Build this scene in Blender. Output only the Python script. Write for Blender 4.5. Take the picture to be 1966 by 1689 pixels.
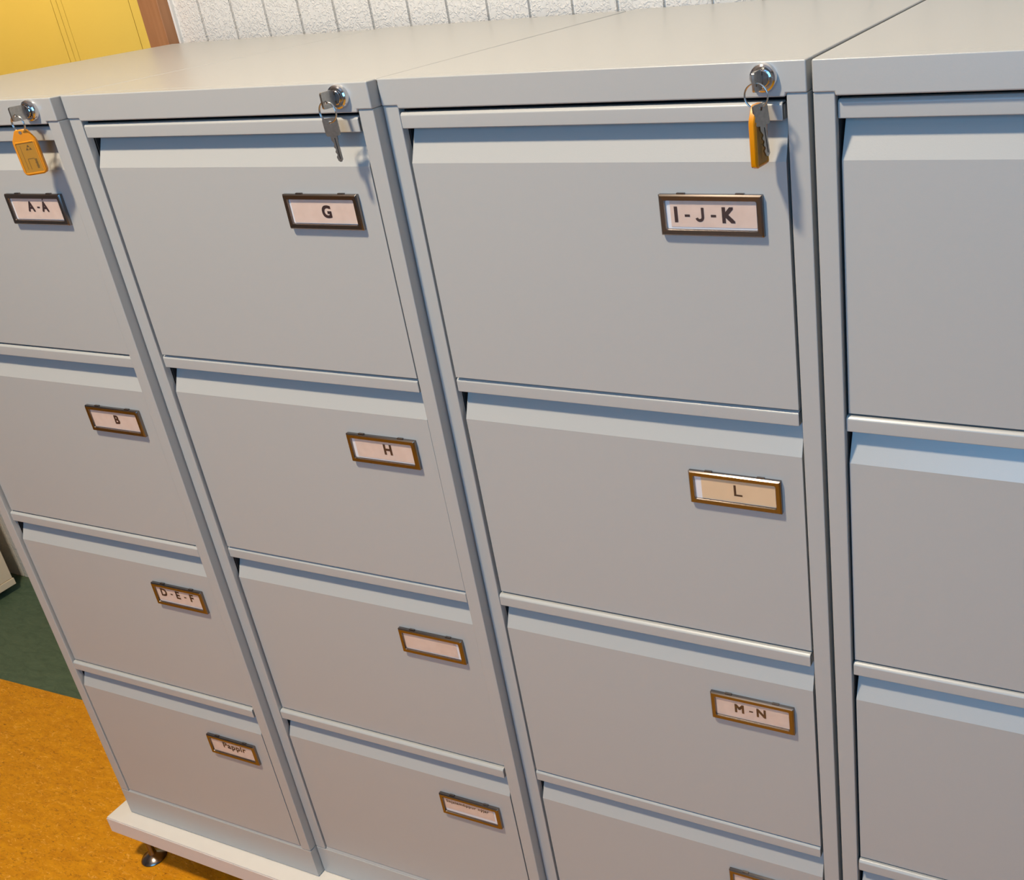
import bpy, bmesh, math, random
from mathutils import Vector, Matrix

# ------------------------------------------------------------------ scene, camera, world, lights
for o in list(bpy.data.objects):
    bpy.data.objects.remove(o, do_unlink=True)
S = bpy.context.scene
COL = S.collection
FZ = 1.465                      # height of the cabinet tops above the floor

cam_d = bpy.data.cameras.new('camera')
cam = bpy.data.objects.new('camera', cam_d)
COL.objects.link(cam)
F, PPX, PPY = 2013.817, 1285.964, 818.352
cam_d.sensor_width = 36.0
cam_d.sensor_fit = 'HORIZONTAL'
cam_d.lens = F * 36.0 / 1966.0
cam_d.shift_x = (983.0 - PPX) / 1966.0
cam_d.shift_y = (PPY - 844.5) / 1966.0
cam_d.clip_start = 0.02
Rr = Vector((0.9073248589907826, 0.40868242790431814, -0.09869282334388838))
Ru = Vector((-0.09893562673391912, 0.4356960051910395, 0.8946400018014712))
Rf = Vector((-0.40862371690850596, 0.8019648771503659, -0.4357510686126607))
M = Matrix((Rr, Ru, -Rf)).transposed().to_4x4()
M.translation = Vector((0.7644958, -0.9147734, 0.1236562 + FZ))
cam.matrix_world = M
S.camera = cam

S.view_settings.view_transform = 'Standard'
S.view_settings.look = 'None'
S.view_settings.exposure = 0.0
S.view_settings.gamma = 1.0
S.view_settings.use_curve_mapping = False

W = bpy.data.worlds.new('daylight'); S.world = W
W.use_nodes = True
W.node_tree.nodes['Background'].inputs[0].default_value = (0.62, 0.78, 1.0, 1)
W.node_tree.nodes['Background'].inputs[1].default_value = 0.25

CEIL = 3.50
def area(name, loc, target, sx, sy, power, col):
    d = bpy.data.lights.new(name, 'AREA'); d.shape = 'RECTANGLE'; d.size = sx; d.size_y = sy
    d.energy = power; d.color = col
    o = bpy.data.objects.new(name, d); COL.objects.link(o)
    o.location = loc
    o.rotation_euler = (Vector(target) - Vector(loc)).to_track_quat('-Z', 'Y').to_euler()
    return o
KEYP = (-0.34, -1.12, CEIL - 0.10)
area('ceiling_lamp_light', KEYP, (KEYP[0], KEYP[1], 0), 0.20, 0.20, 95, (0.98, 0.81, 0.59))
area('next_room_fill', (-2.6, 0.95, CEIL - 0.12), (-2.6, 1.1, 0), 0.6, 0.2, 66, (1.0, 0.82, 0.56))  # added fill that brightens the lockers; no fixture is built for it
area('window_daylight', (1.0, -3.40, 2.05), (0.3, 0.3, 1.3), 2.3, 1.3, 56, (0.14, 0.53, 1.0))

# ------------------------------------------------------------------ materials
def mat(name, col, rough=0.5, metal=0.0, bump=None, noise=None, coat=0.0, spec=0.5, trans=0.0, sss=0.0, coords='Object'):
    m = bpy.data.materials.new(name); m.use_nodes = True
    nt = m.node_tree; b = nt.nodes['Principled BSDF']
    b.inputs['Base Color'].default_value = (*col, 1)
    b.inputs['Roughness'].default_value = rough
    b.inputs['Metallic'].default_value = metal
    b.inputs['Coat Weight'].default_value = coat
    b.inputs['Specular IOR Level'].default_value = spec
    b.inputs['Transmission Weight'].default_value = trans
    if sss: 
        b.inputs['Subsurface Weight'].default_value = sss
        b.inputs['Subsurface Scale'].default_value = 0.004
        b.inputs['Subsurface Radius'].default_value = (1, .45, .1)
    tc = nt.nodes.new('ShaderNodeTexCoord')
    if noise:
        sc, amt, col2 = noise
        n = nt.nodes.new('ShaderNodeTexNoise'); n.inputs['Scale'].default_value = sc; n.inputs['Detail'].default_value = 6
        nt.links.new(tc.outputs[coords], n.inputs['Vector'])
        r = nt.nodes.new('ShaderNodeValToRGB')
        r.color_ramp.elements[0].position = 0.5 - amt; r.color_ramp.elements[1].position = 0.5 + amt
        r.color_ramp.elements[0].color = (*col, 1); r.color_ramp.elements[1].color = (*col2, 1)
        nt.links.new(n.outputs['Fac'], r.inputs['Fac'])
        nt.links.new(r.outputs['Color'], b.inputs['Base Color'])
    if bump:
        sc, st, dist = bump
        n = nt.nodes.new('ShaderNodeTexNoise'); n.inputs['Scale'].default_value = sc; n.inputs['Detail'].default_value = 4
        nt.links.new(tc.outputs[coords], n.inputs['Vector'])
        bp = nt.nodes.new('ShaderNodeBump'); bp.inputs['Strength'].default_value = st; bp.inputs['Distance'].default_value = dist
        nt.links.new(n.outputs['Fac'], bp.inputs['Height']); nt.links.new(bp.outputs['Normal'], b.inputs['Normal'])
    return m

PAINT = mat('grey_powder_coat', (0.442, 0.452, 0.447), 0.33, bump=(900, 0.10, 0.0006), spec=0.7)
DARK = mat('dark_recess_shade', (0.02, 0.02, 0.022), 0.8)  # near-black stands in for the shade in cabinet gaps and keyhole
STEEL = mat('brushed_steel', (0.25, 0.22, 0.205), 0.25, 1.0)
CHROME = mat('chrome', (0.72, 0.72, 0.74), 0.10, 1.0)
NICKEL = mat('nickel_key', (0.52, 0.50, 0.47), 0.28, 1.0, noise=(300, 0.2, (0.42, 0.40, 0.37)))
RINGM = mat('ring_wire', (0.60, 0.60, 0.60), 0.18, 1.0)
CARD = mat('pink_label_card', (0.80, 0.64, 0.56), 0.6, noise=(90, 0.25, (0.72, 0.56, 0.48)))
CARDY = mat('yellowed_label_card', (0.80, 0.60, 0.40), 0.6, noise=(60, 0.3, (0.76, 0.56, 0.37)))
BACKING = mat('white_card_backing', (0.86, 0.85, 0.88), 0.5)
INK = mat('dark_ink', (0.035, 0.015, 0.018), 0.6)
AMBER = mat('amber_plastic', (0.66, 0.25, 0.001), 0.3, coat=0.1, sss=0.15)
AMBIN = mat('amber_tag_insert', (0.40, 0.19, 0.003), 0.45, coat=0.3)
AMBDK = mat('amber_tag_print', (0.13, 0.065, 0.004), 0.5)
WOODT = mat('varnished_door_casing', (0.42, 0.20, 0.085), 0.4)
WHITEB = mat('white_melamine', (0.80, 0.76, 0.70), 0.35, noise=(30, 0.3, (0.77, 0.73, 0.67)))
EDGE = mat('melamine_edge_band', (0.72, 0.66, 0.62), 0.4)
BLACKP = mat('black_plastic', (0.012, 0.012, 0.013), 0.45)
YEL = mat('yellow_painted_steel', (0.80, 0.60, 0.13), 0.45, bump=(500, 0.1, 0.0008))
CREAM = mat('cream_painted_steel', (0.78, 0.65, 0.47), 0.45)
DULLW = mat('grey_blue_room_wall', (0.30, 0.32, 0.36), 0.8)
WHITEW = mat('white_paint', (0.8, 0.79, 0.76), 0.7)
LAMPW = mat('lamp_housing', (0.8, 0.8, 0.8), 0.4)

def emit(name, col, s):
    m = bpy.data.materials.new(name); m.use_nodes = True
    b = m.node_tree.nodes['Principled BSDF']
    b.inputs['Base Color'].default_value = (0.9, 0.9, 0.9, 1)
    b.inputs['Emission Color'].default_value = (*col, 1); b.inputs['Emission Strength'].default_value = s
    return m
DIFF = emit('lamp_diffuser', (1, .82, .62), 6.0)

def clear_mat():
    m = bpy.data.materials.new('clear_plastic'); m.use_nodes = True
    nt = m.node_tree; nt.nodes.clear()
    out = nt.nodes.new('ShaderNodeOutputMaterial'); mix = nt.nodes.new('ShaderNodeMixShader')
    t = nt.nodes.new('ShaderNodeBsdfTransparent'); g = nt.nodes.new('ShaderNodeBsdfGlossy')
    g.inputs['Roughness'].default_value = 0.12
    mix.inputs[0].default_value = 0.06
    nt.links.new(t.outputs[0], mix.inputs[1])
    nt.links.new(g.outputs[0], mix.inputs[2]); nt.links.new(mix.outputs[0], out.inputs[0])
    return m
CLEAR = clear_mat()

def wood_mat():
    m = WOODT; nt = m.node_tree; b = nt.nodes['Principled BSDF']
    tc = nt.nodes.new('ShaderNodeTexCoord'); mp = nt.nodes.new('ShaderNodeMapping')
    mp.inputs['Scale'].default_value = (60, 60, 3)
    n = nt.nodes.new('ShaderNodeTexNoise'); n.inputs['Scale'].default_value = 1.5; n.inputs['Detail'].default_value = 8
    r = nt.nodes.new('ShaderNodeValToRGB')
    r.color_ramp.elements[0].position = .3; r.color_ramp.elements[1].position = .75
    r.color_ramp.elements[0].color = (0.46, 0.215, 0.095, 1); r.color_ramp.elements[1].color = (0.36, 0.155, 0.06, 1)
    nt.links.new(tc.outputs['Object'], mp.inputs[0]); nt.links.new(mp.outputs[0], n.inputs['Vector'])
    nt.links.new(n.outputs['Fac'], r.inputs[0]); nt.links.new(r.outputs[0], b.inputs['Base Color'])
wood_mat()

def plaster_mat():
    m = bpy.data.materials.new('white_textured_wallboard'); m.use_nodes = True
    nt = m.node_tree; b = nt.nodes['Principled BSDF']
    b.inputs['Base Color'].default_value = (0.80, 0.775, 0.73, 1); b.inputs['Roughness'].default_value = 0.55
    tc = nt.nodes.new('ShaderNodeTexCoord')
    n1 = nt.nodes.new('ShaderNodeTexNoise'); n1.inputs['Scale'].default_value = 140; n1.inputs['Detail'].default_value = 3
    n1.inputs['Distortion'].default_value = 1.2
    n2 = nt.nodes.new('ShaderNodeTexNoise'); n2.inputs['Scale'].default_value = 45; n2.inputs['Detail'].default_value = 5
    rm = nt.nodes.new('ShaderNodeValToRGB'); rm.color_ramp.elements[0].position = .48; rm.color_ramp.elements[1].position = .62
    mx = nt.nodes.new('ShaderNodeMath'); mx.operation = 'ADD'
    for n in (n1, n2): nt.links.new(tc.outputs['Object'], n.inputs['Vector'])
    nt.links.new(n1.outputs['Fac'], rm.inputs[0]); nt.links.new(rm.outputs[0], mx.inputs[0]); nt.links.new(n2.outputs['Fac'], mx.inputs[1])
    bp = nt.nodes.new('ShaderNodeBump'); bp.inputs['Strength'].default_value = 0.55; bp.inputs['Distance'].default_value = 0.0018
    nt.links.new(mx.outputs[0], bp.inputs['Height']); nt.links.new(bp.outputs[0], b.inputs['Normal'])
    return m
PLASTER = plaster_mat()

def lino_mat():
    """marbled linoleum: orange in the room, dark green beyond the seam"""
    m = bpy.data.materials.new('marbled_linoleum'); m.use_nodes = True
    nt = m.node_tree; b = nt.nodes['Principled BSDF']; b.inputs['Roughness'].default_value = 0.55; b.inputs['Specular IOR Level'].default_value = 0.25
    L = nt.links.new
    tc = nt.nodes.new('ShaderNodeTexCoord')
    mp = nt.nodes.new('ShaderNodeMapping'); mp.inputs['Scale'].default_value = (1.0, 2.6, 1); mp.inputs['Rotation'].default_value = (0, 0, 0.35)
    L(tc.outputs['Object'], mp.inputs[0])
    def tex(scale, detail, dist=0.0, rough=.5):
        n = nt.nodes.new('ShaderNodeTexNoise'); n.inputs['Scale'].default_value = scale; n.inputs['Detail'].default_value = detail
        n.inputs['Distortion'].default_value = dist; n.inputs['Roughness'].default_value = rough
        L(mp.outputs[0], n.inputs['Vector']); return n
    def ramp(src, stops):
        r = nt.nodes.new('ShaderNodeValToRGB'); e = r.color_ramp.elements
        while len(e) < len(stops): e.new(0.5)
        for i, (p, c) in enumerate(stops): e[i].position = p; e[i].color = (*c, 1)
        L(src, r.inputs[0]); return r
    def mixc(f, a, c2):
        x = nt.nodes.new('ShaderNodeMix'); x.data_type = 'RGBA'
        L(f, x.inputs[0]); L(a, x.inputs[6]); L(c2, x.inputs[7]); return x.outputs[2]
    base = tex(22, 8, .8, .7); fle = tex(48, 4, 1.8, .65); fl2 = tex(62, 4, 2.0, .65); fl2.inputs['Lacunarity'].default_value = 2.4
    ob = ramp(base.outputs['Fac'], [(.35, (.58, .225, .004)), (.65, (.74, .32, .006))])
    lo = ramp(fle.outputs['Fac'], [(.57, (0, 0, 0)), (.70, (1, 1, 1))])
    dk = ramp(fl2.outputs['Fac'], [(.30, (1, 1, 1)), (.45, (0, 0, 0))])
    light = nt.nodes.new('ShaderNodeRGB'); light.outputs[0].default_value = (.88, .44, .07, 1)
    dark = nt.nodes.new('ShaderNodeRGB'); dark.outputs[0].default_value = (.30, .11, .006, 1)
    o1 = mixc(lo.outputs[0], ob.outputs[0], light.outputs[0]); o2 = mixc(dk.outputs[0], o1, dark.outputs[0])
    gb = ramp(base.outputs['Fac'], [(.35, (.065,.105,.062)), (.65, (.10,.145,.088))])
    gl = nt.nodes.new('ShaderNodeRGB'); gl.outputs[0].default_value = (.13, .16, .09, 1)
    gm = nt.nodes.new('ShaderNodeMath'); gm.operation = 'MULTIPLY'; gm.inputs[1].default_value = .5; L(lo.outputs[0], gm.inputs[0])
    g1 = mixc(gm.outputs[0], gb.outputs[0], gl.outputs[0])
    sp = nt.nodes.new('ShaderNodeSeparateXYZ'); L(tc.outputs['Object'], sp.inputs[0])
    mul = nt.nodes.new('ShaderNodeMath'); mul.operation = 'MULTIPLY_ADD'; mul.inputs[1].default_value = -0.034
    L(sp.outputs['X'], mul.inputs[0]); L(sp.outputs['Y'], mul.inputs[2])
    gt = nt.nodes.new('ShaderNodeMath'); gt.operation = 'GREATER_THAN'; gt.inputs[1].default_value = 0.3265
    L(mul.outputs[0], gt.inputs[0])
    fin = mixc(gt.outputs[0], o2, g1)
    L(fin, b.inputs['Base Color'])
    bp = nt.nodes.new('ShaderNodeBump'); bp.inputs['Strength'].default_value = .25; bp.inputs['Distance'].default_value = .001
    L(fl2.outputs['Fac'], bp.inputs['Height']); L(bp.outputs[0], b.inputs['Normal'])
    return m
LINO = lino_mat()

# ------------------------------------------------------------------ helpers
def link(name, bm, m, parent=None, smooth=True, bevel=0.0, seg=2, angle=35):
    me = bpy.data.meshes.new(name)
    bmesh.ops.recalc_face_normals(bm, faces=bm.faces)
    bm.to_mesh(me); bm.free()
    me.materials.append(m)
    o = bpy.data.objects.new(name, me); COL.objects.link(o)
    if parent: o.parent = parent
    if bevel:
        b = o.modifiers.new('bevel', 'BEVEL'); b.width = bevel; b.segments = seg
        b.limit_method = 'ANGLE'; b.angle_limit = math.radians(40)
    if smooth:
        me.polygons.foreach_set('use_smooth', [True] * len(me.polygons))
        try: me.set_sharp_from_angle(angle=math.radians(angle))
        except Exception: pass
        if bevel:
            w = o.modifiers.new('wn', 'WEIGHTED_NORMAL'); w.keep_sharp = False
    return o
def box(bm, a, b):
    x0, y0, z0 = a; x1, y1, z1 = b
    v = [bm.verts.new(p) for p in ((x0,y0,z0),(x1,y0,z0),(x1,y1,z0),(x0,y1,z0),(x0,y0,z1),(x1,y0,z1),(x1,y1,z1),(x0,y1,z1))]
    for f in ((0,3,2,1),(4,5,6,7),(0,1,5,4),(1,2,6,5),(2,3,7,6),(3,0,4,7)): bm.faces.new([v[i] for i in f])
def BX(a, b):
    bm = bmesh.new(); box(bm, a, b); return bm
def prism(bm, pts, axis, a, b):
    """closed 2-D outline swept along axis ('x': pts=(y,z); 'y': pts=(x,z); 'z': pts=(x,y))"""
    def P(u, v, w):
        return {'x': (w, u, v), 'y': (u, w, v), 'z': (u, v, w)}[axis]
    A = [bm.verts.new(P(u, v, a)) for u, v in pts]; B = [bm.verts.new(P(u, v, b)) for u, v in pts]
    n = len(pts)
    bm.faces.new(A); bm.faces.new(B[::-1])
    for i in range(n): bm.faces.new((A[i], A[(i+1) % n], B[(i+1) % n], B[i]))
def rrect(x0, z0, x1, z1, r, n=5):
    out = []
    for cx, cz, a0 in ((x1-r, z1-r, 0), (x0+r, z1-r, 90), (x0+r, z0+r, 180), (x1-r, z0+r, 270)):
        for i in range(n+1):
            a = math.radians(a0 + 90*i/n); out.append((cx + r*math.cos(a), cz + r*math.sin(a)))
    return out
def ring_strip(bm, loops):
    """skin successive closed loops of 3-D points (same count)"""
    vs = [[bm.verts.new(p) for p in l] for l in loops]
    n = len(loops[0])
    for a, b in zip(vs, vs[1:]):
        for i in range(n): bm.faces.new((a[i], a[(i+1) % n], b[(i+1) % n], b[i]))
    return vs
def lathe(bm, prof, n=40, axis='y', c=(0,0,0), cap=(True, True)):
    loops = []
    for r, h in prof:
        l = []
        for i in range(n):
            a = 2*math.pi*i/n
            if axis == 'y': l.append((c[0]+r*math.cos(a), c[1]+h, c[2]+r*math.sin(a)))
            else: l.append((c[0]+r*math.cos(a), c[1]+r*math.sin(a), c[2]+h))
        loops.append(l)
    vs = ring_strip(bm, loops)
    if cap[0]: bm.faces.new(vs[0][::-1])
    if cap[1]: bm.faces.new(vs[-1])
def torus(bm, R, r, mtx, n=56, k=10):
    loops = []
    for i in range(n+1):
        a = 2*math.pi*i/n
        loops.append([mtx @ Vector(((R+r*math.cos(t))*math.cos(a), r*math.sin(t), (R+r*math.cos(t))*math.sin(a))) for t in [2*math.pi*j/k for j in range(k)]])
    ring_strip(bm, loops); bmesh.ops.remove_doubles(bm, verts=bm.verts, dist=1e-7)
def empty(name, loc, rz=0.0, label=None, cat=None, group=None):
    o = bpy.data.objects.new(name, None); COL.objects.link(o)
    o.location = loc; o.rotation_euler = (0, 0, rz); o.empty_display_size = 0.05
    if label: o['label'] = label
    if cat: o['category'] = cat
    if group: o['group'] = group
    return o
def struct(o, label=None):
    o['kind'] = 'structure'
    if label: o['label'] = label
    return o

# glyphs -------------------------------------------------------------
_g = {}
def glyph_mesh(ch, off=0.018):
    """bmesh data of a text string in the XZ plane, unit cap height, lower-left at 0"""
    key = (ch, off)
    if key in _g: return _g[key]
    cu = bpy.data.curves.new('t', 'FONT'); cu.body = ch; cu.size = 1.0; cu.offset = off; cu.resolution_u = 4
    if len(ch) > 1: cu.space_character = 1.08
    o = bpy.data.objects.new('t', cu); COL.objects.link(o)
    dg = bpy.context.evaluated_depsgraph_get()
    me = bpy.data.meshes.new_from_object(o.evaluated_get(dg))
    polys = [tuple(p.vertices) for p in me.polygons]; vs = [(v.co.x, v.co.y) for v in me.vertices]
    bpy.data.objects.remove(o); bpy.data.curves.remove(cu); bpy.data.meshes.remove(me)
    _g[key] = (vs, polys); return _g[key]
def cap_height():
    vs, _ = glyph_mesh('H', 0); ys = [v[1] for v in vs]; return min(ys), max(ys)
CAP0, CAP1 = cap_height()
def put_text(bm, ch, xc, zb, cap, y, width=None, off=0.018):
    if ch == '-':
        w = width or cap*0.40; h = cap*0.17
        v = [bm.verts.new(p) for p in ((xc-w/2, y, zb+cap*.30), (xc+w/2, y, zb+cap*.30), (xc+w/2, y, zb+cap*.30+h), (xc-w/2, y, zb+cap*.30+h))]
        bm.faces.new(v); return
    if ch == '\u00c1':      # capital A with its acute accent set clear above
        put_text(bm, 'A', xc, zb, cap, y, width, off)
        u = cap*.10; z1 = zb + cap*1.17
        bm.faces.new([bm.verts.new(p) for p in ((xc-u*.9, y, z1), (xc+u*.5, y, z1), (xc+u*1.5, y, z1+u*1.9), (xc-u*.2, y, z1+u*1.9))]); return
    if ch == 'J':      # grotesque capital J standing on the baseline
        t_ = cap*.205; r = cap*.235; w_ = 2*r+t_
        xr_ = xc + w_/2; cx_ = xr_ - t_ - r + t_*.5; path = [(xr_-t_/2, zb+cap)]
        path += [(cx_ + r*math.cos(a), zb + t_/2 + r + r*math.sin(a)) for a in [math.radians(-d) for d in range(0, 166, 11)]]
        L_, R_ = [], []
        for i_, p in enumerate(path):
            a = Vector(path[max(0, i_-1)]); b = Vector(path[min(len(path)-1, i_+1)]); d = (b-a).normalized(); n_ = Vector((-d.y, d.x))*t_/2
            L_.append(Vector(p)+n_); R_.append(Vector(p)-n_)
        lv = [bm.verts.new((p.x, y, p.y)) for p in L_]; rv = [bm.verts.new((p.x, y, p.y)) for p in R_]
        for i_ in range(len(path)-1): bm.faces.new((lv[i_], lv[i_+1], rv[i_+1], rv[i_]))
        return
    vs, polys = glyph_mesh(ch, 0)
    s = cap/(CAP1-CAP0); x0 = min(v[0] for v in vs); x1 = max(v[0] for v in vs)
    sx = width/(x1-x0) if width else s
    e = off*s*1.3
    for i_, (ex_, ez_) in enumerate(((0, 0), (e, e), (-e, e), (e, -e), (-e, -e), (e, 0), (-e, 0))):
        b = [bm.verts.new((xc + ex_ + (vx-(x0+x1)/2)*sx, y-.000004*i_, zb + ez_ + (vy-CAP0)*s)) for vx, vy in vs]
        for p in polys:
            try: bm.faces.new([b[i] for i in p])
            except ValueError: pass

# ------------------------------------------------------------------ filing cabinet
CW, CD = 0.47, 0.620
XL, XR = 0.0237, 0.4463
Z = dict(cap=-0.0281, lipT=-0.0351, lipB=-0.0518, sl=-0.0886, pb=-0.3401, pitch=-0.3075, pl=-1.2673, base=-1.3288)
COLX = 0.0205
def make_cabinet(name, loc, rz, label, dys, exs, texts, cards):
    t = empty(name, loc, rz, label, 'filing cabinet', 'grey four-drawer filing cabinets in a row')
    x0, x1 = 0.0008, CW-0.0008
    # carcass: two corner columns returning inwards, sides, back, bottom, blocks painted near-black as interior shade
    bm = bmesh.new(); zt = Z['cap']; zb = Z['pl']+0.0005
    for s in (0, 1):
        def X(x): return x if s == 0 else CW - x
        prism(bm, [(X(x0), 0), (X(COLX), 0), (X(COLX), 0.0105), (X(0.006), 0.0105), (X(0.006), CD-.006), (X(x0), CD-.006)], 'z', zb, zt)
    box(bm, (0.006, CD-0.010, zb), (CW-0.006, CD-0.004, zt))
    link('body', bm, PAINT, t, bevel=0.0011, seg=2)
    bm = BX((0.0068, 0.046, zb+0.004), (CW-0.0068, CD-0.016, zt-0.004))
    for xa in (0.0066, CW-0.0212): box(bm, (xa, 0.0118, zb+.004), (xa+.0146, 0.0455, zt-.004))
    link('interior_shade', bm, DARK, t, smooth=False)
    # top cap: folded sheet with a deeper flange between the columns
    bm = bmesh.new(); q = Z['cap']
    prism(bm, [(x0, q), (COLX, q), (COLX+.0006, q-.0032), (CW-COLX-.0006, q-.0032), (CW-COLX, q), (x1, q), (x1, 0), (x0, 0)], 'y', -0.0016, 0.016)
    box(bm, (x0, 0.0161, -0.0035), (x1, CD, 0.0))
    box(bm, (x0, 0.0161, q), (0.004, CD, -0.0036)); box(bm, (CW-.004, 0.0161, q), (x1, CD, -0.0036))
    bmesh.ops.remove_doubles(bm, verts=bm.verts, dist=1e-6)
    link('top_cap', bm, PAINT, t, bevel=0.0019, seg=3)
    # plinth
    bm = BX((x0, 0.0, Z['base']+.0012), (x1, CD-.004, Z['pl']-.0006))
    prism(bm, [(0.0012, Z['pl']-.0007), (0.0034, -1.2636), (0.022, -1.2636), (0.022, Z['pl']-.0007)], 'x', COLX+.001, CW-COLX-.001)
    link('plinth', bm, PAINT, t, bevel=0.0006, seg=2)
    for k in range(4):
        dy, ex = 0.0029 - dys[k], exs[k]; dz = Z['pitch']*k
        a, b = XL+ex, XR+ex
        lT, lB, sl, pb = Z['lipT']+dz, Z['lipB']+dz, Z['sl']+dz, Z['pb']+dz
        # front panel with scooped hand hold: profile in (y,z), swept in x; slope narrows upward
        bm = bmesh.new()
        prof = [(dy, pb), (dy, sl), (dy+0.0150, sl+0.0350), (dy+0.0215, sl+0.0500), (dy+0.0225, sl+0.0500), (dy+0.0225, pb)]
        ins = [0, 0, 0.0005, 0.0008, 0.0008, 0]
        A = [bm.verts.new((a+i_, y_, z_)) for (y_, z_), i_ in zip(prof, ins)]
        B = [bm.verts.new((b-i_, y_, z_)) for (y_, z_), i_ in zip(prof, ins)]
        bm.faces.new(A); bm.faces.new(B[::-1])
        for i in range(6): bm.faces.new((A[i], A[(i+1) % 6], B[(i+1) % 6], B[i]))
        d = link('drawer', bm, PAINT, t, smooth=False, bevel=0.0006, seg=2)
        # grip rail
        ly = 0.0012 - dys[k]
        bm = bmesh.new(); c = 0.0028
        prism(bm, [(ly, lB), (ly, lT-c), (ly+c*1.05, lT), (ly+0.012, lT), (ly+0.012, lT-.004), (ly+0.0045, lT-.004), (ly+.0045, lB)], 'x', a-.0018, b-.0008)
        link('grip_rail', bm, PAINT, d, bevel=0.0010, seg=2)
        for xx in (a-.0018, b-.0022):
            link('rail_end_cap', BX((xx, ly+.0012, lB+.0004), (xx+.0014, ly+0.0112, lT-.0012)), PAINT, d, bevel=.0004, seg=1)
        # label holder
        fx0, fx1, fz1 = 0.3150+ex, 0.4222+ex, -0.1186+dz; fz0 = fz1-0.0405
        y0, y1 = dy-0.0002, dy-0.0056
        rings = []
        def rr(ix, r, y): return [(px, y, pz) for px, pz in rrect(fx0+ix, fz0+ix, fx1-ix, fz1-ix, r, 4)]
        bm = bmesh.new()
        ring_strip(bm, [rr(0, .0006, y0), rr(0, .0006, y1+.0016), rr(.0014, .0007, y1), rr(.0056, .0018, y1+.0002), rr(.0064, .0018, y0-.0030), rr(.0064, .0018, y0)])
        link('label_frame', bm, STEEL, d, angle=25)
        for xx in (0.3340, 0.3950):
            link('frame_tab', BX((xx+ex, dy-.0030, fz1-.0002), (xx+ex+.0085, dy-.0004, fz1+.0011)), STEEL, d, smooth=False)
        cy = dy-0.0026
        link('card_backing', BX((fx0+.0058, cy, fz0+.0058), (fx1-.0058, cy+.0008, fz1-.0058)), BACKING, d, smooth=False)
        off, top, cm = cards[k]
        link('label_card', BX((fx0+.0066+max(off, 0), cy-.0004, fz0+.0070+top), (fx1-.0068+min(off, 0), cy-.0001, fz1-.0064)), cm, d, smooth=False)
        if texts[k]:
            bm = bmesh.new()
            for tok in texts[k]:
                ch, xc, zz, cap = tok[:4]; wd = tok[4] if len(tok) > 4 else None; of = tok[5] if len(tok) > 5 else .030
                ty = cy-.0006          # lettering was measured on the cabinet's front plane: carry it back to the card
                q_ = ty/(0.9148+loc[1]); xc += (xc-(0.7645-loc[0]))*q_; zz += (zz-0.1237)*q_
                put_text(bm, ch, xc, zz, cap, ty, wd, of)
            link('lettering', bm, INK, d, smooth=False)
        bm = BX((fx0+.0052, cy-.0016, fz0+.0052), (fx1-.0052, cy-.0012, fz1-.0052))
        link('label_window', bm, CLEAR, d, smooth=False)
    # lock
    cx, cz = 0.4303, -0.0140
    bm = bmesh.new()
    lathe(bm, [(.0128, -.0014), (.0128, -.0045), (.0120, -.0068), (.0104, -.0080), (.0090, -.0080), (.0086, -.0068)], 12*4, 'y', (cx, 0, cz), (True, True))
    lk = link('lock', bm, CHROME, t, angle=30)
    bm = bmesh.new()
    lathe(bm, [(.0075, -.0066), (.0075, -.0092), (.0068, -.0098)], 36, 'y', (cx, 0, cz))
    link('lock_plug', bm, CHROME, lk, angle=30)
    link('keyhole', BX((cx-.0007, -.0101, cz-.0034), (cx+.0007, -.0097, cz+.0034)), DARK, lk, smooth=False)
    return t

H_ = '-'
TA = [[('A', .3608, -.1408, .0122), (H_, .3753, -.1404, .0122, .0052), ('\u00c1', .3876, -.1408, .0122)],
      [('B', .3768, -.4490, .0124)],
      [('D', .3386, -.7545, .0128), (H_, .3553, -.7540, .0128, .0050), ('E', .3690, -.7545, .0128), (H_, .3842, -.7545, .0128, .0050), ('F', .3987, -.7545, .0128)],
      [('Papp\u00edr', .3700, -1.0645, .0108, .0500, .022)]]
TB = [[('G', .3728, -.1455, .0130)],
      [('H', .3773, -.4494, .0132)],
      [],
      [('Skjalam\u00f6ppur n\u00fdjar', .3628, -1.0574, .0048, .0770, .022)]]
TC = [[('I', .3306, -.1464, .0140), (H_, .3426, -.1458, .0140, .0054), ('J', .3556, -.1464, .0140), (H_, .3701, -.1458, .0140, .0054), ('K', .3858, -.1464, .0140)],
      [('L', .3724, -.4514, .0130, .0094, .008)],
      [('M', .3509, -.7612, .0116), (H_, .3661, -.7605, .0116, .0050), ('N', .3793, -.7612, .0116)],
      []]
P0 = (0.0, 0.0, CARD)
make_cabinet('filing_cabinet', (-0.9398, -0.0366, FZ+0.0010), 0.0088,
    'grey four-drawer filing cabinet at the left end, top drawer labelled A', [-.0021, -.0026, -.0018, .0015], [.0003, .0009, -.0001, -.0002], TA,
    [(.0028, 0, CARD), P0, (0, .0016, CARD), P0])
make_cabinet('filing_cabinet', (-0.4695, -0.0192, FZ+0.0010), 0.0085,
    'grey four-drawer filing cabinet whose top drawer is labelled G', [.0011, -.0015, -.0036, .0003], [.0004, -.0004, -.0006, -.0007], TB,
    [(.0022, 0, CARD), (.0045, .0010, CARD), (-.0050, .0010, CARD), (-.0045, .0045, CARD)])
make_cabinet('filing_cabinet', (0, 0, FZ+0.0010), 0.0,
    'grey four-drawer filing cabinet whose top drawer is labelled I-J-K', [.0029, -.0003, .0029, .0020], [.0002, .0001, .0004, .0006], TC,
    [(.0045, .0012, CARD), (.0075, 0, CARDY), (0, 0, CARD), P0])
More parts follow.
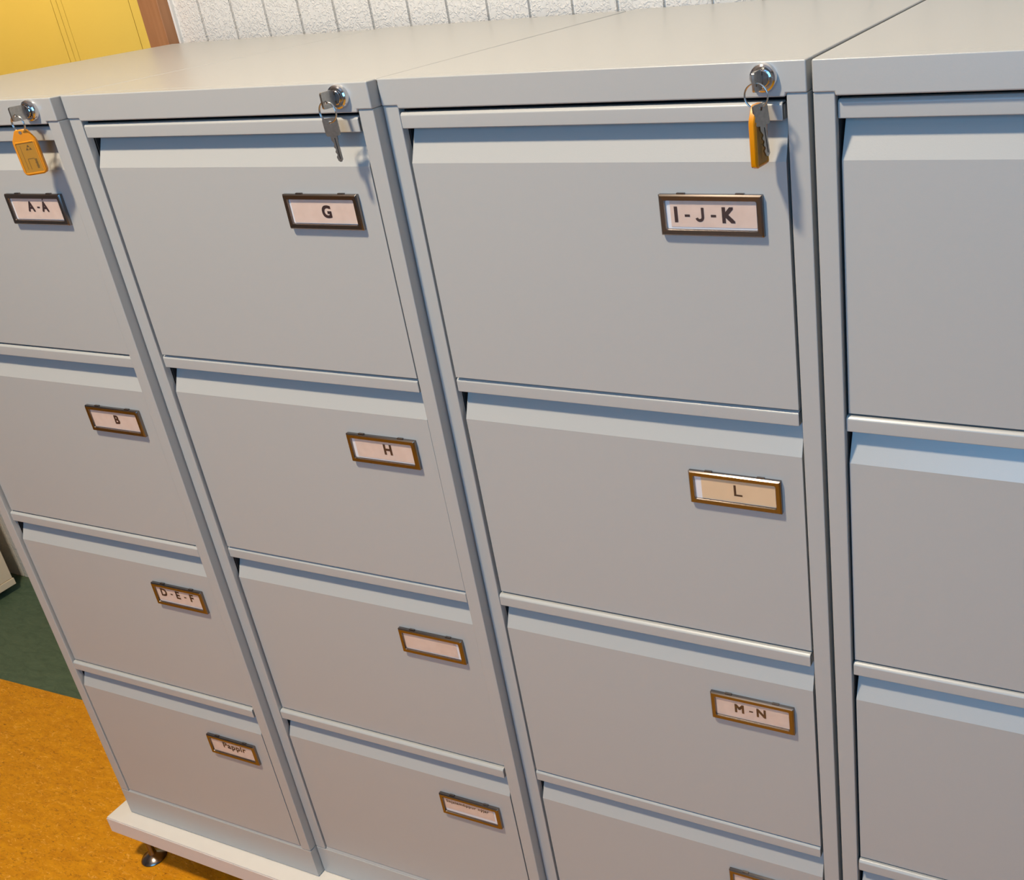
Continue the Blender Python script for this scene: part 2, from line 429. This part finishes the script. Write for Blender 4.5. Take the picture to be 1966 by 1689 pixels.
make_cabinet('filing_cabinet', (0.4739, -0.0020, FZ+0.0010), 0.0007,
    'grey filing cabinet at the right end, cut by the edge of the photo', [-.0035, -.0024, -.0008, .0020], [-.0006, -.0009, 0, .0006], [[], [], [], []],
    [P0, P0, P0, P0])

# ------------------------------------------------------------------ keys
def key_bm(bmh=0.0185, bw=0.0165, L=0.027):
    """key with the ring hole at the origin, bow + blade along -Z, flat in XZ"""
    bm = bmesh.new()
    th = 0.0011
    outer = rrect(-bw/2, -bmh+.0040, bw/2, .0040, .0022, 4)
    n = len(outer); hr = .0021
    # bow plate with a round hole: bridge loops
    import math as m_
    hole = []
    for (x, z) in outer:
        a = m_.atan2(z, x); hole.append((hr*m_.cos(a), hr*m_.sin(a)))
    ring_strip(bm, [[(x, -th, z) for x, z in hole], [(x, -th, z) for x, z in outer], [(x, th, z) for x, z in outer], [(x, th, z) for x, z in hole], [(x, -th, z) for x, z in hole]])
    bmesh.ops.remove_doubles(bm, verts=bm.verts, dist=1e-6)
    zb = -bmh+.0040
    pts = [(-.0038, zb+.0010), (-.0038, zb-.0040), (-.0026, zb-.0060)]
    z = zb-.0075; teeth = [.0012, 0, .0014, .0004, .0016, .0002, .0010]
    for i, d in enumerate(teeth):
        pts += [(-.0030+d, z), (-.0030+d, z-.0013)]; z -= .0028
    end = zb-L
    pts += [(-.0022, end+.002), (-.0004, end), (.0012, end), (.0030, end+.0022), (.0030, zb-.0060), (.0038, zb-.0040), (.0038, zb+.0010)]
    prism(bm, pts, 'y', -th*.85, th*.85)
    return bm
def groove_bm(bmh=0.0185, L=0.027):
    zb = -bmh+.0040
    bm = BX((.0004, -.00105, zb-L+.003), (.0013, .00105, zb-.002)); return bm
def tag_parts(parent, mtx):
    """amber key tag hanging from its hole at the origin, flat in XZ, thickness in Y"""
    w, h, th = .0285, .0545, .0029
    o_ = [(-.0055, .0035), (.0055, .0035), (.0075, .0018), (w/2-.0008, -.0085), (w/2, -.0115), (w/2, -h+.0085), (w/2-.0013, -h+.0055), (w/2-.0050, -h+.0035),
          (-w/2+.0050, -h+.0035), (-w/2+.0013, -h+.0055), (-w/2, -h+.0085), (-w/2, -.0115), (-w/2+.0008, -.0085), (-.0075, .0018)]
    def sc(f, dz=0):
        cz = -.0255
        return [(x*f, (z-cz)*f+cz+dz) for x, z in o_]
    def ofs(d):
        pts = []
        n = len(o_)
        for i in range(n):
            a = Vector(o_[i-1]); b = Vector(o_[i]); c = Vector(o_[(i+1) % n])
            n1 = Vector((-(b-a).y, (b-a).x)).normalized(); n2 = Vector((-(c-b).y, (c-b).x)).normalized()
            nn = (n1+n2).normalized(); k = d/max(.5, nn.dot(n1)); p = b + nn*k*(-1) ; q = b + nn*k
            cc = Vector((0, -.0255))
            pts.append(tuple(p if (p-cc).length < (q-cc).length else q))
        return pts
    bm = bmesh.new()
    L = [[(x, -th+.0009, z) for x, z in o_], [(x, -th, z) for x, z in ofs(.0009)], [(x, -th, z) for x, z in ofs(.0030)]]
    inner = [(-.0100, -.0125), (.0100, -.0125), (.0108, -.0135), (.0108, -h+.0078), (.0098, -h+.0068), (-.0098, -h+.0068), (-.0108, -h+.0078), (-.0108, -.0135)]
    loops = [[(x, th-.0009, z) for x, z in o_]] + [[(x, -th+.0009, z) for x, z in o_], [(x, -th, z) for x, z in ofs(.0009)]]
    vs = ring_strip(bm, loops); bm.faces.new(vs[-1])
    vb = [bm.verts.new((x, th, z)) for x, z in ofs(.0009)]
    for i in range(len(o_)): bm.faces.new((vs[0][i], vb[i], vb[(i+1) % len(o_)], vs[0][(i+1) % len(o_)]))
    bm.faces.new(vb[::-1])
    bm.transform(mtx)
    tg = link('key_tag', bm, AMBER, parent, angle=30)
    for s in (-1, 1):
        bm = bmesh.new(); prism(bm, inner, 'y', s*(th+.0001), s*(th-.0006)); bm.transform(mtx)
        link('tag_insert', bm, AMBIN, tg, smooth=False)
        bm = bmesh.new()   # raised border around the insert
        def pr(f): return [(x*f, (z+.0290)*f-.0290) for x, z in inner]
        ring_strip(bm, [[(x, s*(th-.0002), z) for x, z in pr(1.0)], [(x, s*(th+.0007), z) for x, z in pr(1.03)], [(x, s*(th+.0007), z) for x, z in pr(1.09)], [(x, s*(th-.0002), z) for x, z in pr(1.14)]])
        bm.transform(mtx); link('tag_rim', bm, AMBER, tg, angle=30)
        bm = bmesh.new(); y = s*(th+.00025)   # printed marks: triangle emblem, bracket, small text strip
        for tri in (((-.0010, -.0210), (.0025, -.0210), (.0008, -.0180)), ((.0029, -.0210), (.0064, -.0210), (.0047, -.0180)), ((.0010, -.0176), (.0045, -.0176), (.0027, -.0146))):
            bm.faces.new([bm.verts.new((x, y, z)) for x, z in tri])
        for a, b, c, d in ((-.0030, .0050, -.0311, -.0316), (-.0030, -.0025, -.0311, -.0440), (-.0068, -.0065, -.0150, -.0440)):
            bm.faces.new([bm.verts.new(q) for q in ((a, y, c), (b, y, c), (b, y, d), (a, y, d))])
        for i in range(9):
            z = -.0322 - i*.0013; a, b = (.0050, .0074) if i % 3 else (.0046, .0078)
            bm.faces.new([bm.verts.new(q) for q in ((a, y, z), (b, y, z), (b, y, z-.0008), (a, y, z-.0008))])
        bm.transform(mtx); link('tag_print', bm, AMBDK, tg, smooth=False)
    bm = bmesh.new(); lathe(bm, [(.0019, -th-.0003), (.0019, th+.0003)], 20, 'y'); bm.transform(mtx)
    link('tag_eyelet', bm, CHROME, tg, angle=30)
def key_set(loc, rz, label, tag_yaw=None, tag_tilt=0, spare=None, ring_yaw=0.0, name='key_set', ring_r=.0108):
    """origin at the lock face; +Z up, -Y towards the room"""
    t = empty(name, loc, rz, label, 'keys', 'keys hanging in the cabinet locks')
    # key in the lock: bow in the YZ plane, blade going +Y into the plug
    K = Matrix.Translation((0, -.0135-.0092, 0)) @ Matrix.Rotation(math.radians(90), 4, 'Z')
    B = Matrix(((0,0,1,0),(1,0,0,0),(0,1,0,0),(0,0,0,1)))
    # map key local: blade direction -Z -> +Y ; width X -> Z ; thickness Y -> X
    R = Matrix(((0,1,0,0),(0,0,-1,0),(1,0,0,0),(0,0,0,1)))
    Mk = Matrix.Translation((0, -.0240, 0)) @ R
    bm = bmesh.new()
    th = .0011; outer = rrect(-.0085, -.0135, .0085, .0055, .0024, 4); hc = (-.0022, .0005)
    hole = []
    for x, z in outer:
        a = math.atan2(z-hc[1], x-hc[0]); hole.append((hc[0]+.0021*math.cos(a), hc[1]+.0021*math.sin(a)))
    ring_strip(bm, [[(x, -th, z) for x, z in hole], [(x, -th, z) for x, z in outer], [(x, th, z) for x, z in outer], [(x, th, z) for x, z in hole], [(x, -th, z) for x, z in hole]])
    bmesh.ops.remove_doubles(bm, verts=bm.verts, dist=1e-6)
    prism(bm, [(-.0030, -.0130), (.0030, -.0130), (.0030, -.0154), (-.0030, -.0154)], 'y', -th*.8, th*.8)
    bm.transform(Mk)
    link('key', bm, NICKEL, t, angle=30)
    hp = Mk @ Vector((hc[0], 0, hc[1]))
    # ring hangs through the hole, in the XZ plane
    rc = hp + Vector((0, 0, -ring_r+.0012))
    Mr = Matrix.Translation(rc) @ Matrix.Rotation(ring_yaw, 4, 'Z')
    bm = bmesh.new(); torus(bm, ring_r, .00062, Mr)
    torus(bm, ring_r-.0001, .00062, Mr @ Matrix.Translation((0, .0011, 0)))
    link('split_ring', bm, RINGM, t, angle=60)
    bot = rc + Vector((0, .0005, -ring_r+.0008))
    if tag_yaw is not None:
        tag_parts(t, Matrix.Translation(bot) @ Matrix.Rotation(tag_tilt, 4, 'Y') @ Matrix.Rotation(tag_yaw, 4, 'Z'))
    if spare:
        yaw, tilt, ox, oy, oz = spare
        Ms = Matrix.Translation(bot+Vector((ox, oy, oz))) @ Matrix.Rotation(tilt, 4, 'Y') @ Matrix.Rotation(yaw, 4, 'Z')
        bm = key_bm(); bm.transform(Ms); sk = link('key', bm, NICKEL, t, angle=30)
        bm = groove_bm(); bm.transform(Ms); link('key_groove', bm, BLACKP, sk, smooth=False)
    return t
def lockpos(c, cy, w, cz=-.0140, cx=.4303):
    return (c + cx*math.cos(w), cy + cx*math.sin(w) - .0005, FZ+.0010+cz)
key_set(lockpos(-.9398, -.0366, .0088), .0088, 'key in the leftmost lock with a broad amber plastic tag hanging flat', tag_yaw=math.radians(28), tag_tilt=math.radians(-3))
key_set(lockpos(-.4695, -.0192, .0085), .0085, 'two steel keys on a ring without any tag, in lock above the G label', spare=(math.radians(12), math.radians(-3), 0, 0, 0))
key_set(lockpos(0, 0, 0), 0, 'two steel keys with edge-on amber tag, in lock above the I-J-K label', tag_yaw=math.radians(86), tag_tilt=0, spare=(math.radians(62), math.radians(-6), .0042, -.0035, 0))

# ------------------------------------------------------------------ platform under the cabinets
pz = FZ + Z['base']
t = empty('platform', (0, 0, 0), 0, 'long white board platform on metal glider feet, under the row of filing cabinets', 'platform')
link('board', BX((-.978, -.062, pz-.036), (1.02, .600, pz+.0005)), WHITEB, t, bevel=.0008, seg=1)
link('edge_band', BX((-.9786, -.0632, pz-.0358), (1.0206, -.0621, pz-.0022)), EDGE, t, smooth=False)
for fx in (-.948, 0.0, .98):
    for fy in (-.026, .545):
        bm = bmesh.new(); lathe(bm, [(.0235, 0.0005), (.0245, .002), (.0225, .0055), (.012, .0105), (.0075, .013), (.0062, .018), (.0062, pz-.0362)], 28, 'z', (fx, fy, 0))
        link('foot', bm, STEEL, t, angle=40)

# ------------------------------------------------------------------ mobile pedestal at the left
t = empty('drawer_pedestal', (0, 0, 0), 0, 'cream metal pedestal on black casters at the far left against the wall', 'pedestal')
link('body', BX((-2.62, .03, .047), (-2.187, .566, .60)), CREAM, t, bevel=.002)
link('base_rail', BX((-2.622, .028, .026), (-2.185, .568, .0462)), CREAM, t, bevel=.0008)
link('top_panel', BX((-2.625, .02, .6005), (-2.182, .57, .622)), CREAM, t, bevel=.002)
for k in range(3):
    dr = link('drawer', BX((-2.615, .012, .06+k*.18), (-2.192, .0298, .232+k*.18)), CREAM, t, bevel=.002)
    link('handle', BX((-2.47, -.004, .195+k*.18), (-2.34, .0118, .207+k*.18)), STEEL, dr, bevel=.001)
for cx in (-2.57, -2.245):
    for cy in (.09, .50):
        bm = bmesh.new(); loops = []
        for rr_, hh in ((.010, -.014), (.0125, -.012), (.0125, .012), (.010, .014)):
            loops.append([(cx+hh, cy+rr_*math.cos(2*math.pi*i/24), .0130+rr_*math.sin(2*math.pi*i/24)) for i in range(24)])
        vs = ring_strip(bm, loops); bm.faces.new(vs[0]); bm.faces.new(vs[-1][::-1])
        link('caster', bm, BLACKP, t, angle=40)

# ------------------------------------------------------------------ yellow lockers beyond the doorway
def locker(x0, x1, d0, d1, label):
    t = empty('locker', (x0, 1.60, 0), 0, label, 'locker', 'yellow lockers beyond the doorway')
    H = 1.95
    w = x1-x0; a, b = d0-x0, d1-x0; g = .0016
    link('body', BX((0.0008, .014, .08), (w-.0008, .50, H)), YEL, t, smooth=False)
    for q0, q1 in (((.0008, .08), (a-g, H)), ((b+g, .08), (w-.0008, H)), ((a-g, H-.03), (b+g, H)), ((a-g, .08), (b+g, .11-g))):
        link('front_frame', BX((q0[0], 0, q0[1]), (q1[0], .0138, q1[1])), YEL, t, bevel=.0006, seg=1)
    dr = link('door', BX((a, -.0004, .11), (b, .0125, H-.03-g)), YEL, t, bevel=.0007, seg=1)
    bm = bmesh.new(); lathe(bm, [(.012, -.0065), (.012, -.012), (.009, -.013)], 24, 'y', (d0-x0+.03, 0, 1.05))
    link('lock', bm, CHROME, dr, angle=30)
    return t
locker(-2.568, -2.190, -2.543, -2.241, 'yellow steel locker seen through the doorway, nearest the wood casing')
locker(-3.06, -2.568, -3.034, -2.594, 'yellow steel locker at the left, cut by the edge of the photo')

# ------------------------------------------------------------------ room
WY = 0.628
X0, X1, Y0 = -4.2, 3.6, -3.6
DX0, DX1, DH = -1.95, -1.012, 2.06        # doorway
pitch = 0.0791; gx0 = -.901
def grooved(a, b, z0, z1):
    bm = bmesh.new()
    k = math.ceil((a-gx0)/pitch); gs = []
    while gx0+k*pitch < b: gs.append(gx0+k*pitch); k += 1
    pts = [(a, WY)]
    for g in gs:
        if g-.004 <= a or g+.004 >= b: continue
        pts += [(g-.0028, WY), (g-.0024, WY+.006), (g+.0024, WY+.006), (g+.0028, WY)]
    pts += [(b, WY), (b, WY+.10), (a, WY+.10)]
    prism(bm, pts, 'z', z0, z1)
    return bm
bm = grooved(DX1, X1, 0, CEIL)
for a, b, z0, z1 in ((X0, DX0, 0, CEIL), (DX0, DX1, DH, CEIL)):
    g = grooved(a, b, z0, z1); me = bpy.data.meshes.new('t'); g.to_mesh(me); g.free(); bm.from_mesh(me); bpy.data.meshes.remove(me)
struct(link('wall_back', bm, PLASTER, smooth=False), 'white textured wall with vertical grooves')
# door casing
bm = bmesh.new()
box(bm, (DX1-.009, WY-.030, 0), (DX1+.042, WY-.0002, DH+.06)); box(bm, (DX0-.06, WY-.030, 0), (DX0, WY-.0002, DH+.06)); box(bm, (DX0, WY-.030, DH-.01), (DX1-.009, WY-.0002, DH+.06))
struct(link('trim_1', bm, WOODT, bevel=.0015), 'varnished wood casing around the doorway')
bm = bmesh.new(); box(bm, (DX1-.009, WY, 0), (DX1-.0005, WY+.10, DH)); box(bm, (DX0+.0005, WY, 0), (DX0+.010, WY+.10, DH))
struct(link('trim_2', bm, WOODT, smooth=False))
bm = bmesh.new(); box(bm, (DX1+.0425, WY-.006, 0), (DX1+.0475, WY-.0002, CEIL-.001)); struct(link('trim_3', bm, WHITEW, smooth=False))
# floor of both rooms, ceiling, walls
struct(link('floor', BX((X0-.1, Y0-.1, -.05), (X1+.1, 3.3, 0)), LINO, smooth=False), 'marbled linoleum floor, orange with a dark green part')
struct(link('ceiling', BX((X0-.1, Y0-.1, CEIL), (X1+.1, 3.3, CEIL+.05)), WHITEW, smooth=False))
struct(link('wall_left', BX((X0-.1, Y0, 0), (X0, 3.2, CEIL)), DULLW, smooth=False))
bm = bmesh.new(); box(bm, (X1, Y0, 0), (X1+.1, 3.2, CEIL)); struct(link('wall_right', bm, DULLW, smooth=False))
struct(link('wall_far', BX((X0, 3.2, 0), (X1, 3.3, CEIL)), WHITEW, smooth=False))
wx0, wx1, wz0, wz1 = -0.20, 2.20, 1.35, 2.75
bm = bmesh.new()
box(bm, (X0, Y0-.1, 0), (wx0, Y0, CEIL)); box(bm, (wx1, Y0-.1, 0), (X1, Y0, CEIL)); box(bm, (wx0, Y0-.1, 0), (wx1, Y0, wz0)); box(bm, (wx0, Y0-.1, wz1), (wx1, Y0, CEIL))
struct(link('wall_front', bm, DULLW, smooth=False))
bm = bmesh.new()
for a, b in (((wx0, wz0), (wx1, wz0+.05)), ((wx0, wz1-.05), (wx1, wz1)), ((wx0, wz0+.05), (wx0+.05, wz1-.05)), ((wx1-.05, wz0+.05), (wx1, wz1-.05)), ((.975, wz0+.05), (1.025, wz1-.05))):
    box(bm, (a[0], Y0-.08, a[1]), (b[0], Y0-.02, b[1]))
struct(link('window_1', bm, WHITEW, smooth=False))
# ceiling lamps
for lx, ly in ((KEYP[0], KEYP[1]),):
    t = empty('ceiling_lamp', (lx, ly, CEIL), 0, 'square white lamp on the ceiling above the filing cabinets', 'lamp')
    link('housing', BX((-.14, -.14, -.07), (.14, .14, -.0005)), LAMPW, t, bevel=.004)
    link('diffuser', BX((-.115, -.115, -.082), (.115, .115, -.0705)), DIFF, t, bevel=.003)
